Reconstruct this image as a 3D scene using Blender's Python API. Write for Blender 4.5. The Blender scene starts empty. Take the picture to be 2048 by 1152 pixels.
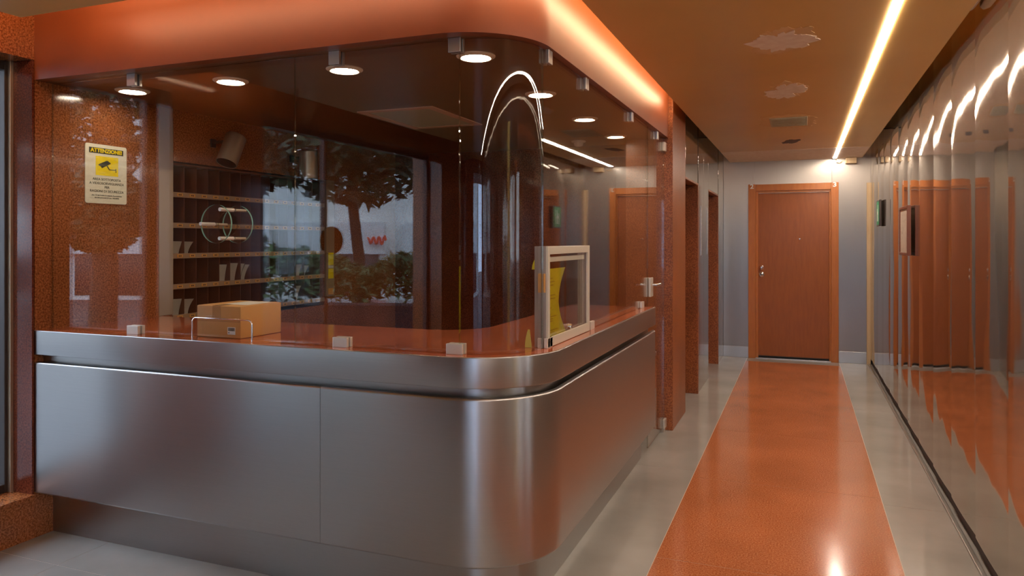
import bpy, bmesh, math, random
from math import sin, cos, tan, pi, radians, atan2
from mathutils import Vector, Matrix
random.seed(7)
D = bpy.data
SC = bpy.context.scene
COL = SC.collection

# ------------------------------------------------------------------ camera
cam_d = D.cameras.new('camera'); cam = D.objects.new('camera', cam_d); COL.objects.link(cam)
SC.camera = cam
cam_d.sensor_width = 36.0
cam_d.lens = 36.0 * 1473.0 / 2048.0
cam_d.shift_y = -95.0 / 2048.0
cam_d.clip_start = 0.02
cam.location = (0, 0, 1.5)
YAW = 21.46
cam.rotation_euler = (radians(90), 0, radians(YAW))

# ------------------------------------------------------------------ world and exposure
SC.view_settings.view_transform = 'Standard'
SC.view_settings.look = 'None'
SC.view_settings.exposure = 0.0
SC.view_settings.gamma = 1.0
SC.view_settings.use_curve_mapping = False
try:
    SC.cycles.use_denoising = True
    SC.cycles.max_bounces = 14
    SC.cycles.diffuse_bounces = 6
    SC.cycles.glossy_bounces = 8
    SC.cycles.transparent_max_bounces = 32
    SC.cycles.sample_clamp_indirect = 6.0
    SC.cycles.use_adaptive_sampling = False
except Exception:
    pass
w = D.worlds.new('overcast_sky'); SC.world = w; w.use_nodes = True
bg = w.node_tree.nodes['Background']
bg.inputs[0].default_value = (0.66, 0.80, 1.0, 1)
bg.inputs[1].default_value = 9.0

LED_STRENGTH = 92.0
COVE_STRENGTH = 42.0
DOWN_STRENGTH = 60.0

# ------------------------------------------------------------------ materials
MATS = {}
def newmat(name):
    m = D.materials.new(name); m.use_nodes = True
    MATS[name] = m
    return m, m.node_tree, m.node_tree.nodes['Principled BSDF']
def setp(b, **k):
    al = {'color': 'Base Color', 'rough': 'Roughness', 'metal': 'Metallic', 'coat': 'Coat Weight', 'coatr': 'Coat Roughness',
          'spec': 'Specular IOR Level', 'aniso': 'Anisotropic', 'arot': 'Anisotropic Rotation', 'em': 'Emission Color', 'ems': 'Emission Strength', 'ior': 'IOR'}
    for a, v in k.items():
        if a in ('color', 'em') and len(v) == 3: v = (*v, 1)
        b.inputs[al[a]].default_value = v
def plain(name, color, rough=0.5, **k):
    m, t, b = newmat(name); setp(b, color=color, rough=rough, **k); return m
def speckle(name, c1, c2, c3, scale=90, rough=0.12, coat=0.0, big=0.25, bump=0.0):
    m, t, b = newmat(name)
    tc = t.nodes.new('ShaderNodeTexCoord')
    n = t.nodes.new('ShaderNodeTexNoise'); n.inputs['Scale'].default_value = scale; n.inputs['Detail'].default_value = 4
    n.inputs['Roughness'].default_value = 0.7
    t.links.new(tc.outputs['Object'], n.inputs['Vector'])
    r = t.nodes.new('ShaderNodeValToRGB'); e = r.color_ramp.elements
    e[0].position = 0.36; e[0].color = (*c1, 1); e[1].position = 0.62; e[1].color = (*c3, 1)
    mid = r.color_ramp.elements.new(0.49); mid.color = (*c2, 1)
    t.links.new(n.outputs['Fac'], r.inputs['Fac'])
    n2 = t.nodes.new('ShaderNodeTexNoise'); n2.inputs['Scale'].default_value = 1.7; n2.inputs['Detail'].default_value = 3
    t.links.new(tc.outputs['Object'], n2.inputs['Vector'])
    mp = t.nodes.new('ShaderNodeMapRange'); mp.inputs['To Min'].default_value = 1 - big; mp.inputs['To Max'].default_value = 1 + big
    mp.inputs['From Min'].default_value = 0.3; mp.inputs['From Max'].default_value = 0.7
    t.links.new(n2.outputs['Fac'], mp.inputs['Value'])
    mx = t.nodes.new('ShaderNodeVectorMath'); mx.operation = 'SCALE'
    t.links.new(r.outputs['Color'], mx.inputs[0]); t.links.new(mp.outputs['Result'], mx.inputs['Scale'])
    t.links.new(mx.outputs['Vector'], b.inputs['Base Color'])
    setp(b, rough=rough, coat=coat, coatr=0.03)
    return m
def steel(name, color, rough, aniso, arot, brush='h', amt=0.06, bump=0.0, satin=0.0):
    """brushed stainless steel; brush h = hairlines run level, v = upright"""
    m, t, b = newmat(name)
    setp(b, color=color, metal=1.0, rough=rough, aniso=aniso, arot=arot)
    tg = t.nodes.new('ShaderNodeTangent'); tg.direction_type = 'RADIAL'; tg.axis = 'Z'
    t.links.new(tg.outputs[0], b.inputs['Tangent'])
    tc = t.nodes.new('ShaderNodeTexCoord')
    mp = t.nodes.new('ShaderNodeMapping')
    mp.inputs['Scale'].default_value = (4, 4, 420) if brush == 'h' else (420, 420, 4)
    t.links.new(tc.outputs['Object'], mp.inputs['Vector'])
    n = t.nodes.new('ShaderNodeTexNoise'); n.inputs['Scale'].default_value = 1.0; n.inputs['Detail'].default_value = 3
    t.links.new(mp.outputs['Vector'], n.inputs['Vector'])
    n2 = t.nodes.new('ShaderNodeTexNoise'); n2.inputs['Scale'].default_value = 1.3; n2.inputs['Detail'].default_value = 1
    t.links.new(tc.outputs['Object'], n2.inputs['Vector'])
    add = t.nodes.new('ShaderNodeMath'); add.operation = 'ADD'; add.inputs[0].default_value = 0.5; t.links.new(n2.outputs['Fac'], add.inputs[1])
    r = t.nodes.new('ShaderNodeMapRange'); r.inputs['From Min'].default_value = 0.3; r.inputs['From Max'].default_value = 1.7
    r.inputs['To Min'].default_value = rough - amt; r.inputs['To Max'].default_value = rough + amt
    t.links.new(add.outputs[0], r.inputs['Value']); t.links.new(r.outputs[0], b.inputs['Roughness'])
    r2 = t.nodes.new('ShaderNodeMapRange'); r2.inputs['To Min'].default_value = 0.95; r2.inputs['To Max'].default_value = 1.05
    t.links.new(n.outputs['Fac'], r2.inputs['Value'])
    sc = t.nodes.new('ShaderNodeVectorMath'); sc.operation = 'SCALE'; sc.inputs[0].default_value = color
    t.links.new(r2.outputs[0], sc.inputs['Scale']); t.links.new(sc.outputs[0], b.inputs['Base Color'])
    if bump:
        mb = t.nodes.new('ShaderNodeMapping'); mb.inputs['Scale'].default_value = (1.6, 1.6, 0.75)
        t.links.new(tc.outputs['Object'], mb.inputs['Vector'])
        n3 = t.nodes.new('ShaderNodeTexNoise'); n3.inputs['Scale'].default_value = 1.6; n3.inputs['Detail'].default_value = 0.6
        t.links.new(mb.outputs[0], n3.inputs['Vector'])
        bp = t.nodes.new('ShaderNodeBump'); bp.inputs['Strength'].default_value = 1.0; bp.inputs['Distance'].default_value = bump
        t.links.new(n3.outputs['Fac'], bp.inputs['Height']); t.links.new(bp.outputs[0], b.inputs['Normal'])
    if satin:
        b2 = t.nodes.new('ShaderNodeBsdfAnisotropic'); b2.inputs['Roughness'].default_value = 0.42
        b2.inputs['Anisotropy'].default_value = 0.7; b2.inputs['Rotation'].default_value = 0.0
        t.links.new(tg.outputs[0], b2.inputs['Tangent']); t.links.new(sc.outputs[0], b2.inputs['Color'])
        mx = t.nodes.new('ShaderNodeMixShader'); mx.inputs[0].default_value = satin
        t.links.new(b.outputs[0], mx.inputs[1]); t.links.new(b2.outputs[0], mx.inputs[2])
        t.links.new(mx.outputs[0], t.nodes['Material Output'].inputs[0])
    return m
def glassmat(name, tint, f0=0.045, rough=0.0):
    """clear pane: transmits straight through, mirrors by Schlick's law"""
    m = D.materials.new(name); m.use_nodes = True; t = m.node_tree; t.nodes.clear(); MATS[name] = m
    o = t.nodes.new('ShaderNodeOutputMaterial')
    tr = t.nodes.new('ShaderNodeBsdfTransparent'); tr.inputs[0].default_value = (*tint, 1)
    gl = t.nodes.new('ShaderNodeBsdfGlossy'); gl.inputs['Roughness'].default_value = rough; gl.inputs[0].default_value = (1, 1, 1, 1)
    lw = t.nodes.new('ShaderNodeLayerWeight'); lw.inputs['Blend'].default_value = 0.5
    p = t.nodes.new('ShaderNodeMath'); p.operation = 'POWER'; p.inputs[1].default_value = 5.0
    t.links.new(lw.outputs['Facing'], p.inputs[0])
    ma = t.nodes.new('ShaderNodeMath'); ma.operation = 'MULTIPLY_ADD'; ma.inputs[1].default_value = 1 - f0; ma.inputs[2].default_value = f0
    t.links.new(p.outputs[0], ma.inputs[0])
    mx = t.nodes.new('ShaderNodeMixShader')
    t.links.new(ma.outputs[0], mx.inputs[0]); t.links.new(tr.outputs[0], mx.inputs[1]); t.links.new(gl.outputs[0], mx.inputs[2])
    t.links.new(mx.outputs[0], o.inputs[0])
    return m
def emit(name, color, s):
    m = D.materials.new(name); m.use_nodes = True; t = m.node_tree; t.nodes.clear(); MATS[name] = m
    o = t.nodes.new('ShaderNodeOutputMaterial'); e = t.nodes.new('ShaderNodeEmission')
    e.inputs[0].default_value = (*color, 1); e.inputs[1].default_value = s
    t.links.new(e.outputs[0], o.inputs[0]); return m
def wood(name, c1, c2, rough=0.35, coat=0.15):
    m, t, b = newmat(name)
    tc = t.nodes.new('ShaderNodeTexCoord'); mp = t.nodes.new('ShaderNodeMapping'); mp.inputs['Scale'].default_value = (9, 9, 1.1)
    t.links.new(tc.outputs['Object'], mp.inputs['Vector'])
    n = t.nodes.new('ShaderNodeTexNoise'); n.inputs['Scale'].default_value = 4; n.inputs['Detail'].default_value = 6; n.inputs['Roughness'].default_value = 0.65
    t.links.new(mp.outputs[0], n.inputs['Vector'])
    r = t.nodes.new('ShaderNodeValToRGB'); e = r.color_ramp.elements
    e[0].position = 0.3; e[0].color = (*c1, 1); e[1].position = 0.7; e[1].color = (*c2, 1)
    t.links.new(n.outputs['Fac'], r.inputs['Fac']); t.links.new(r.outputs[0], b.inputs['Base Color'])
    setp(b, rough=rough, coat=coat, coatr=0.15)
    return m
def cloudy(name, c1, c2, scale=2.0, rough=0.3, **k):
    m, t, b = newmat(name)
    tc = t.nodes.new('ShaderNodeTexCoord')
    n = t.nodes.new('ShaderNodeTexNoise'); n.inputs['Scale'].default_value = scale; n.inputs['Detail'].default_value = 7
    t.links.new(tc.outputs['Object'], n.inputs['Vector'])
    r = t.nodes.new('ShaderNodeValToRGB'); e = r.color_ramp.elements
    e[0].position = 0.32; e[0].color = (*c1, 1); e[1].position = 0.68; e[1].color = (*c2, 1)
    t.links.new(n.outputs['Fac'], r.inputs['Fac']); t.links.new(r.outputs[0], b.inputs['Base Color'])
    setp(b, rough=rough, **k)
    return m

M = {}
M['granite'] = speckle('red_granite', (0.12, 0.032, 0.010), (0.26, 0.078, 0.023), (0.40, 0.142, 0.050), 110, 0.12)
M['granite_honed'] = speckle('honed_red_granite', (0.12, 0.030, 0.010), (0.24, 0.066, 0.018), (0.37, 0.125, 0.042), 110, 0.34)
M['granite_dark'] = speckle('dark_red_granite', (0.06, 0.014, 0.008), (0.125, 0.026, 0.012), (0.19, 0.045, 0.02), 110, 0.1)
M['counter_top'] = speckle('counter_granite', (0.30, 0.066, 0.025), (0.40, 0.096, 0.038), (0.50, 0.14, 0.06), 160, 0.10)
M['floor_red'] = speckle('red_floor_stone', (0.29, 0.078, 0.026), (0.41, 0.120, 0.043), (0.54, 0.21, 0.09), 130, 0.13, big=0.12)
M['floor_grey'] = cloudy('grey_floor_stone', (0.27, 0.25, 0.225), (0.37, 0.345, 0.315), 1.6, 0.14)
M['joint'] = plain('pale_joint', (0.55, 0.42, 0.33), 0.5)
M['fascia'] = cloudy('orange_red_lacquer', (0.185, 0.044, 0.013), (0.235, 0.060, 0.019), 1.6, 0.42)
M['ceiling'] = cloudy('ochre_ceiling_paint', (0.60, 0.35, 0.105), (0.66, 0.40, 0.13), 1.2, 0.33)
M['soffit'] = cloudy('brown_soffit_lacquer', (0.15, 0.060, 0.028), (0.18, 0.074, 0.035), 1.5, 0.3)
M['steel_front'] = steel('brushed_steel_level', (0.43, 0.405, 0.39), 0.30, 0.78, 0.25, 'h', 0.02)
M['steel_kick'] = steel('brushed_steel_kick', (0.44, 0.42, 0.405), 0.31, 0.6, 0.25, 'h', 0.02)
M['steel_mirror'] = steel('polished_steel_panel', (0.60, 0.535, 0.455), 0.045, 0.2, 0.0, 'v', 0.01, 0.008, satin=0.10)
M['steel_lobby'] = steel('polished_lobby_steel', (0.54, 0.49, 0.44), 0.08, 0.3, 0.0, 'v', 0.02, satin=0.2)
M['steel_far'] = steel('brushed_steel_upright', (0.45, 0.405, 0.355), 0.31, 0.6, 0.0, 'v', 0.02, 0.004)
M['steel_plain'] = plain('satin_steel', (0.62, 0.60, 0.57), 0.3, metal=1.0)
M['steel_bronze'] = plain('warm_brushed_metal', (0.60, 0.48, 0.35), 0.42, metal=0.9)
M['clip'] = plain('satin_clip_metal', (0.70, 0.63, 0.55), 0.4, metal=0.55)
M['chrome'] = plain('chrome', (0.8, 0.78, 0.75), 0.12, metal=1.0)
M['alu'] = plain('anodised_aluminium', (0.62, 0.56, 0.46), 0.4, metal=0.3)
M['alu_side'] = plain('aluminium_side', (0.40, 0.32, 0.28), 0.4, metal=0.6)
M['black'] = plain('black', (0.012, 0.010, 0.009), 0.45)
M['darkbrown'] = plain('dark_brown', (0.045, 0.018, 0.012), 0.5)
M['dark_metal'] = plain('dark_window_metal', (0.06, 0.045, 0.04), 0.35, metal=0.6)
M['wood'] = wood('cherry_wood', (0.40, 0.115, 0.016), (0.48, 0.155, 0.024))
M['wood_leaf'] = wood('cherry_door_leaf', (0.26, 0.066, 0.009), (0.33, 0.088, 0.013), 0.5)
M['pale_wood'] = wood('pale_pine', (0.50, 0.35, 0.19), (0.60, 0.44, 0.26), 0.6)
M['trim_yellow'] = plain('yellow_cream_paint', (0.78, 0.60, 0.20), 0.5)
M['rack_wood'] = plain('dark_rack_laminate', (0.10, 0.032, 0.016), 0.4)
M['rack_strip'] = plain('tan_shelf_strip', (0.30, 0.18, 0.10), 0.45)
M['orange_label'] = plain('orange_label', (0.62, 0.27, 0.05), 0.5)
M['ink'] = plain('dark_ink', (0.03, 0.02, 0.015), 0.6)
M['paper'] = plain('white_paper', (0.66, 0.60, 0.50), 0.7)
M['sign_cream'] = plain('cream_sign', (0.78, 0.72, 0.56), 0.35)
M['sign_yellow'] = plain('yellow_print', (0.88, 0.66, 0.0), 0.4)
M['sign_ink'] = plain('sign_black_print', (0.045, 0.035, 0.02), 0.5)
M['yellow_paper'] = plain('yellow_paper', (0.86, 0.76, 0.02), 0.6)
M['pale_yellow'] = plain('pale_yellow_note', (0.68, 0.60, 0.16), 0.6)
M['yellow_ink'] = plain('olive_print', (0.50, 0.34, 0.01), 0.6)
M['cardboard'] = plain('cardboard', (0.56, 0.27, 0.075), 0.6)
M['tape'] = plain('brown_tape', (0.46, 0.24, 0.10), 0.22)
M['white'] = plain('white_plastic', (0.75, 0.72, 0.68), 0.4)
M['plaster'] = cloudy('bare_plaster', (0.74, 0.58, 0.46), (0.82, 0.70, 0.58), 18, 0.8)
M['plaster_rim'] = plain('thin_plaster', (0.66, 0.42, 0.20), 0.7)
M['grille'] = plain('grey_green_grille', (0.42, 0.40, 0.28), 0.5)
M['pink_rim'] = plain('pinkish_frame', (0.62, 0.36, 0.25), 0.5)
M['green'] = plain('green_sign', (0.02, 0.30, 0.13), 0.4)
M['frame_wood'] = plain('dark_frame_wood', (0.16, 0.05, 0.025), 0.3)
M['notice'] = speckle('printed_notice', (0.45, 0.34, 0.25), (0.60, 0.50, 0.40), (0.64, 0.54, 0.44), 60, 0.4)
M['glass'] = glassmat('clear_glass', (0.96, 0.965, 0.955))
M['glass_edge'] = glassmat('glass_edge', (0.72, 0.76, 0.70), 0.12)
M['disc_edge'] = plain('teal_disc_edge', (0.18, 0.36, 0.30), 0.1)
M['glass_smoke'] = glassmat('smoked_glass', (0.95, 0.93, 0.87), 0.02)
M['win_glass'] = glassmat('window_glass', (0.93, 0.95, 0.96))
M['door_glass'] = glassmat('tinted_door_glass', (0.70, 0.74, 0.80))
M['led'] = emit('led_light', (1.0, 0.86, 0.72), LED_STRENGTH)
M['cove'] = emit('cove_led', (1.0, 0.68, 0.38), COVE_STRENGTH)
M['cove_front'] = emit('cove_led_front', (1.0, 0.62, 0.36), COVE_STRENGTH * 1.05)
M['cove_side'] = emit('cove_led_side', (1.0, 0.66, 0.42), COVE_STRENGTH * 1.8)
M['down'] = emit('downlight_lens', (1.0, 0.87, 0.70), DOWN_STRENGTH)
M['down_ring'] = plain('downlight_ring', (0.75, 0.62, 0.48), 0.35)
M['pave'] = cloudy('grey_paving', (0.06, 0.062, 0.066), (0.09, 0.092, 0.096), 1.0, 0.7)
M['stucco'] = cloudy('pale_stucco', (0.66, 0.66, 0.63), (0.82, 0.81, 0.78), 0.8, 0.8)
M['stucco_pink'] = cloudy('faded_pink_stucco', (0.45, 0.27, 0.22), (0.55, 0.35, 0.29), 0.8, 0.8)
M['shade_white'] = plain('white_awning', (0.72, 0.73, 0.73), 0.6)
M['shop_dark'] = plain('dark_shop_glass', (0.03, 0.03, 0.035), 0.1)
M['leaf'] = cloudy('dark_evergreen_leaf', (0.015, 0.03, 0.012), (0.05, 0.085, 0.03), 5, 0.45)
M['leaf_hedge'] = cloudy('hedge_leaf', (0.05, 0.10, 0.03), (0.16, 0.26, 0.10), 6, 0.5)
M['bark'] = plain('dark_bark', (0.05, 0.035, 0.025), 0.8)
M['red_print'] = plain('red_sign_print', (0.75, 0.06, 0.03), 0.5)

# ------------------------------------------------------------------ mesh helpers
def link(name, bm, mat, parent=None, smooth=False, bevel=0.0, seg=2):
    bmesh.ops.recalc_face_normals(bm, faces=bm.faces)
    if bevel:
        es = [e for e in bm.edges if len(e.link_faces) == 2 and e.calc_face_angle(0) > 0.5]
        bmesh.ops.bevel(bm, geom=es, offset=bevel, segments=seg, affect='EDGES', profile=0.5, clamp_overlap=True)
    me = D.meshes.new(name); bm.to_mesh(me); bm.free()
    mats = mat if isinstance(mat, (list, tuple)) else [mat]
    for x in mats: me.materials.append(M[x] if isinstance(x, str) else x)
    if smooth:
        me.polygons.foreach_set('use_smooth', [True] * len(me.polygons))
        try: me.set_sharp_from_angle(angle=radians(38))
        except Exception: pass
    o = D.objects.new(name, me); COL.objects.link(o)
    if parent is not None: o.parent = parent
    return o
def add_box(bm, lo, hi, mi=0):
    vs = [bm.verts.new((x, y, z)) for x in (lo[0], hi[0]) for y in (lo[1], hi[1]) for z in (lo[2], hi[2])]
    for f in ((0, 1, 3, 2), (4, 6, 7, 5), (0, 4, 5, 1), (2, 3, 7, 6), (0, 2, 6, 4), (1, 5, 7, 3)):
        bm.faces.new([vs[i] for i in f]).material_index = mi
def box(name, lo, hi, mat, parent=None, bevel=0.0, smooth=False):
    bm = bmesh.new(); add_box(bm, lo, hi); return link(name, bm, mat, parent, smooth, bevel)
def boxes(name, lst, mat, parent=None, bevel=0.0):
    bm = bmesh.new()
    for lo, hi in lst: add_box(bm, lo, hi)
    return link(name, bm, mat, parent, False, bevel)
def frame_of(d):
    d = Vector(d).normalized(); a = Vector((0, 0, 1)) if abs(d.z) < 0.9 else Vector((1, 0, 0))
    u = d.cross(a).normalized(); v = d.cross(u).normalized(); return u, v
def add_tube(bm, pts, r, n=12, cap=True):
    pts = [Vector(p) for p in pts]; rings = []
    u, v = frame_of(pts[1] - pts[0])
    for i, p in enumerate(pts):
        d = (pts[min(i + 1, len(pts) - 1)] - pts[max(i - 1, 0)]).normalized()
        u = (u - d * u.dot(d)).normalized(); v = d.cross(u).normalized()
        rr = r[i] if isinstance(r, (list, tuple)) else r
        rings.append([bm.verts.new(p + u * rr * cos(2 * pi * k / n) + v * rr * sin(2 * pi * k / n)) for k in range(n)])
    for a, b in zip(rings, rings[1:]):
        for k in range(n): bm.faces.new((a[k], a[(k + 1) % n], b[(k + 1) % n], b[k]))
    if cap: bm.faces.new(rings[0]); bm.faces.new(rings[-1][::-1])
def tube(name, pts, r, mat, parent=None, n=12, cap=True):
    bm = bmesh.new(); add_tube(bm, pts, r, n, cap); return link(name, bm, mat, parent, True)
def add_prism(bm, pts, z0, z1):
    a = [bm.verts.new((x, y, z0)) for x, y in pts]; b = [bm.verts.new((x, y, z1)) for x, y in pts]
    n = len(pts)
    for i in range(n): bm.faces.new((a[i], a[(i + 1) % n], b[(i + 1) % n], b[i]))
    bm.faces.new(a[::-1]); bm.faces.new(b)
def prism(name, pts, z0, z1, mat, parent=None, bevel=0.0, smooth=False):
    bm = bmesh.new(); add_prism(bm, pts, z0, z1); return link(name, bm, mat, parent, smooth, bevel)
def add_lathe(bm, prof, c, axis=(0, 0, 1), n=32):
    ax = Vector(axis).normalized(); u, v = frame_of(ax); c = Vector(c); rings = []
    for r, h in prof:
        rings.append([bm.verts.new(c + ax * h + (u * cos(2 * pi * k / n) + v * sin(2 * pi * k / n)) * max(r, 1e-5)) for k in range(n)])
    for a, b in zip(rings, rings[1:]):
        for k in range(n): bm.faces.new((a[k], a[(k + 1) % n], b[(k + 1) % n], b[k]))
    bmesh.ops.remove_doubles(bm, verts=bm.verts, dist=2e-5)
def lathe(name, prof, c, axis, mat, parent=None, n=32):
    bm = bmesh.new(); add_lathe(bm, prof, c, axis, n); return link(name, bm, mat, parent, True)
def sweep(name, path, prof, mat, parent=None, closed_path=False, cap=True, smooth=True):
    """closed profile (offset to the right of the path, z) carried along a plan path"""
    bm = bmesh.new(); P = [Vector((x, y)) for x, y in path]; n = len(P); rings = []
    for i, p in enumerate(P):
        t0 = (P[i] - P[i - 1]).normalized() if i > 0 else (P[1] - P[0]).normalized()
        t1 = (P[i + 1] - P[i]).normalized() if i < n - 1 else t0
        t = (t0 + t1).normalized(); k = 1 / max(0.3, t.dot(t0)); nn = Vector((t.y, -t.x))
        rings.append([bm.verts.new((p.x + nn.x * o * k, p.y + nn.y * o * k, z)) for o, z in prof])
    m = len(prof)
    for a, b in zip(rings, rings[1:]):
        for k in range(m): bm.faces.new((a[k], a[(k + 1) % m], b[(k + 1) % m], b[k]))
    if cap: bm.faces.new(rings[0]); bm.faces.new(rings[-1][::-1])
    return link(name, bm, mat, parent, smooth)
def tag(o, label=None, cat=None, group=None, kind=None):
    if label: o['label'] = label
    if cat: o['category'] = cat
    if group: o['group'] = group
    if kind: o['kind'] = kind
    return o
def struct(o): o['kind'] = 'structure'; return o
def thing(name, label, cat, loc=(0, 0, 0), group=None):
    o = D.objects.new(name, None); COL.objects.link(o); o.location = loc; o.empty_display_size = 0.1
    tag(o, label, cat, group); return o
def adopt(root, objs):
    """children are modelled in world coordinates: keep them there under a moved root"""
    for o in objs:
        o.parent = root
        o.matrix_parent_inverse = Matrix.Translation(-Vector(root.location))
def text_mesh(name, s, size, mat, parent, loc, rot, ext=0.0006, bold=0.0, xscale=1.0, align='CENTER'):
    cu = D.curves.new(name, 'FONT'); cu.body = s; cu.size = size; cu.extrude = ext; cu.offset = bold
    cu.align_x = align; cu.align_y = 'CENTER'; cu.resolution_u = 3
    t = D.objects.new(name + '_tmp', cu); COL.objects.link(t)
    dg = bpy.context.evaluated_depsgraph_get(); dg.update()
    me = D.meshes.new_from_object(t.evaluated_get(dg)); me.name = name
    D.objects.remove(t); me.materials.clear(); me.materials.append(M[mat])
    o = D.objects.new(name, me); COL.objects.link(o)
    o.location = loc; o.rotation_euler = rot; o.scale = (xscale, 1, 1)
    if parent is not None: o.parent = parent
    return o
def arc(cx, cy, r, a0, a1, n):
    return [(cx + r * cos(radians(a0 + (a1 - a0) * i / n)), cy + r * sin(radians(a0 + (a1 - a0) * i / n))) for i in range(n + 1)]

# ------------------------------------------------------------------ key dimensions (metres)
XL = -3.6        # left granite wall
XR = 0.78        # polished steel wall on the right
YF = 9.9         # far wall with the wooden door
YB = -3.5        # entrance wall behind the viewer
YC = 2.575       # counter front plane
XC = -0.93       # counter corridor plane
RC = 0.36
HC = 1.045       # counter height
ZS = 2.31        # kiosk soffit
ZC = 2.51        # corridor ceiling
ZT = 2.86        # slab above

def lpath(d, x_end=XL, y_end=5.05, n=20, xc=XC, yc=YC, r=RC):
    """counter-shaped plan line set back by d from the outer face"""
    rr = r - d
    return [(x_end, yc + d), (xc - r - 0.6, yc + d)] + arc(xc - r, yc + r, rr, -90, 0, n) + [(xc - d, yc + r + 0.6), (xc - d, y_end)]

# ------------------------------------------------------------------ structure: floor
fl = struct(box('floor', (-4.1, YB - 0.2, -0.12), (1.0, YF + 0.3, -0.0009), 'joint'))
def slab(x0, x1, y0, y1, mat, g=0.0017):
    s = box('floor_slab', (x0 + g, y0 + g, -0.03), (x1 - g, y1 - g, 0.0), mat); s.parent = fl
    s['kind'] = 'structure'; return s
JY = [3.50 - 1.27 * k for k in range(5, 0, -1)] + [3.50 + 1.27 * k for k in range(5)]
ys = [YB] + [y for y in JY if y > YB + 0.1] + [9.62]
for a, b in zip(ys, ys[1:]): slab(-0.645, 0.431, a, b, 'floor_red')
slab(-0.645, 0.431, 9.62, YF + 0.2, 'floor_grey')
gy = [YB, -0.4, 2.13, 4.66, 7.2, YF + 0.2]
for a, b in zip(gy, gy[1:]): slab(0.431, 0.85, a, b, 'floor_grey')
for a, b in zip([YB, 0.0, 4.9, YF + 0.2], [0.0, 4.9, YF + 0.2]): slab(-1.92, -0.645, a, b, 'floor_grey')
for x0, x1 in ((-3.2, -1.92), (-3.95, -3.2)):
    for a, b in zip([YB, -0.6, 2.4, 6.2], [-0.6, 2.4, 6.2]): slab(x0, x1, a, b, 'floor_grey')

# ------------------------------------------------------------------ structure: walls
# left wall with street windows and the mail-rack niche
NX = -3.86
W = 0.17
lw = []
def lwb(y0, y1, z0, z1, x0=-3.95): lw.append(((x0, y0, z0), (XL, y1, z1)))
lwb(YC + 0.002, 3.45, 0, 2.40)                       # pier beside the kiosk up to the soffit
lwb(YC, 3.45, 2.40, ZT)
lwb(3.45, 5.0, 0, 0.98); lwb(3.45, 5.0, 1.99, ZT); lwb(5.0, 6.3, 0, ZT)
lwb(1.9, YC, 0, 0.22, -3.76); lwb(-1.75, YC, 2.41, ZT)
lwb(1.08, 1.9, 0, 2.41, -3.76); lwb(-1.75, 1.08, 0, 0.08, -3.76); lwb(YB, -1.75, 0, ZT)
wl = struct(boxes('wall_left', lw, 'granite'))
box('reveal_shade', (-3.757, YC - 0.012, 0.222), (XL - 0.001, YC - 0.002, 2.408), 'granite_dark', wl)  # added dark slab: the shade on the reveal is put into its colour
box('niche_back', (-3.97, 3.4, 0.9), (NX - 0.005, 5.05, 2.05), 'rack_wood', wl)
# granite sill course is proud of the wall by a hair
box('sill_slab', (-3.78, 1.86, 0.20), (XL + 0.012, YC - 0.004, 0.222), 'granite', wl, 0.002)
# kiosk back wall and pier at the glass door
struct(boxes('wall_kiosk_back', [((-3.7, 6.12, 0), (-1.3, 6.5, ZT))], 'granite_dark'))
pier = struct(boxes('wall_pier', [((-1.32, 5.87, 0), (-0.945, 6.55, ZT))], 'granite_honed', None, 0.002))
# lobby wall on the left of the corridor, with two lift openings
lb = []
def lbb(y0, y1, z0, z1, x0=-1.02, x1=-0.945): lb.append(((x0, y0, z0), (x1, y1, z1)))
wlob = struct(box('wall_lobby', (-2.3, 6.55, 2.04), (-1.03, YF + 0.1, ZT), 'darkbrown'))
def panel(name, y0, y1, z0, z1, mat, parent, x0=-1.03, x1=-0.945):
    return box(name, (x0, y0 + 0.0015, z0), (x1, y1 - 0.0015, z1), mat, parent, 0.0012)
panel('steel_panel', 6.552, 7.37, 2.045, 2.84, 'steel_lobby', wlob)
panel('steel_panel', 7.42, 7.85, 0.0, 2.84, 'steel_lobby', wlob)
panel('steel_panel', 7.85, 8.26, 0.0, 2.84, 'steel_lobby', wlob)
panel('steel_panel', 8.26, 9.24, 2.045, 2.84, 'steel_lobby', wlob)
panel('steel_panel', 9.29, YF - 0.002, 0.0, 2.84, 'steel_lobby', wlob)
# granite linings of the two lift openings (jambs facing the viewer), backs and dark heads
for y0, y1 in ((6.55, 7.37), (8.26, 9.24)):
    boxes('granite_lining', [((-1.45, y1, 0), (-0.943, y1 + 0.05, 2.06)), ((-1.45, y0, 2.04), (-0.944, y1, 2.06)), ((-1.5, y0 - 0.02, 0), (-1.44, y1 + 0.06, 2.06))], 'granite_honed', wlob, 0.0015)
boxes('wall_lobby_backing', [((-1.2, 7.42, 0), (-1.031, 8.24, ZT)), ((-1.2, 9.3, 0), (-1.031, YF, ZT))], 'darkbrown', wlob)

# far wall: steel panels around the door
wf = struct(boxes('wall_far', [((-1.5, YF + 0.012, 0), (-0.63, YF + 0.2, ZT)), ((0.42, YF + 0.012, 0), (1.0, YF + 0.2, ZT)), ((-0.63, YF + 0.012, 2.2), (0.42, YF + 0.2, ZT))], 'black'))
def fpanel(x0, x1, z0, z1, mat='steel_far'):
    return box('steel_panel', (x0 + 0.001, YF, z0), (x1 - 0.001, YF + 0.012, z1), mat, wf, 0.001)
fpanel(-0.945, -0.56, 0.14, 2.84); fpanel(-0.56, 0.349, 2.1, 2.84); fpanel(0.349, 0.78, 0.14, 2.84)
box('baseboard_far', (-0.945, YF - 0.008, 0), (-0.633, YF + 0.006, 0.14), 'steel_plain', wf, 0.002)
box('baseboard_far', (0.424, YF - 0.008, 0), (0.735, YF + 0.006, 0.14), 'steel_plain', wf, 0.002)

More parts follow.
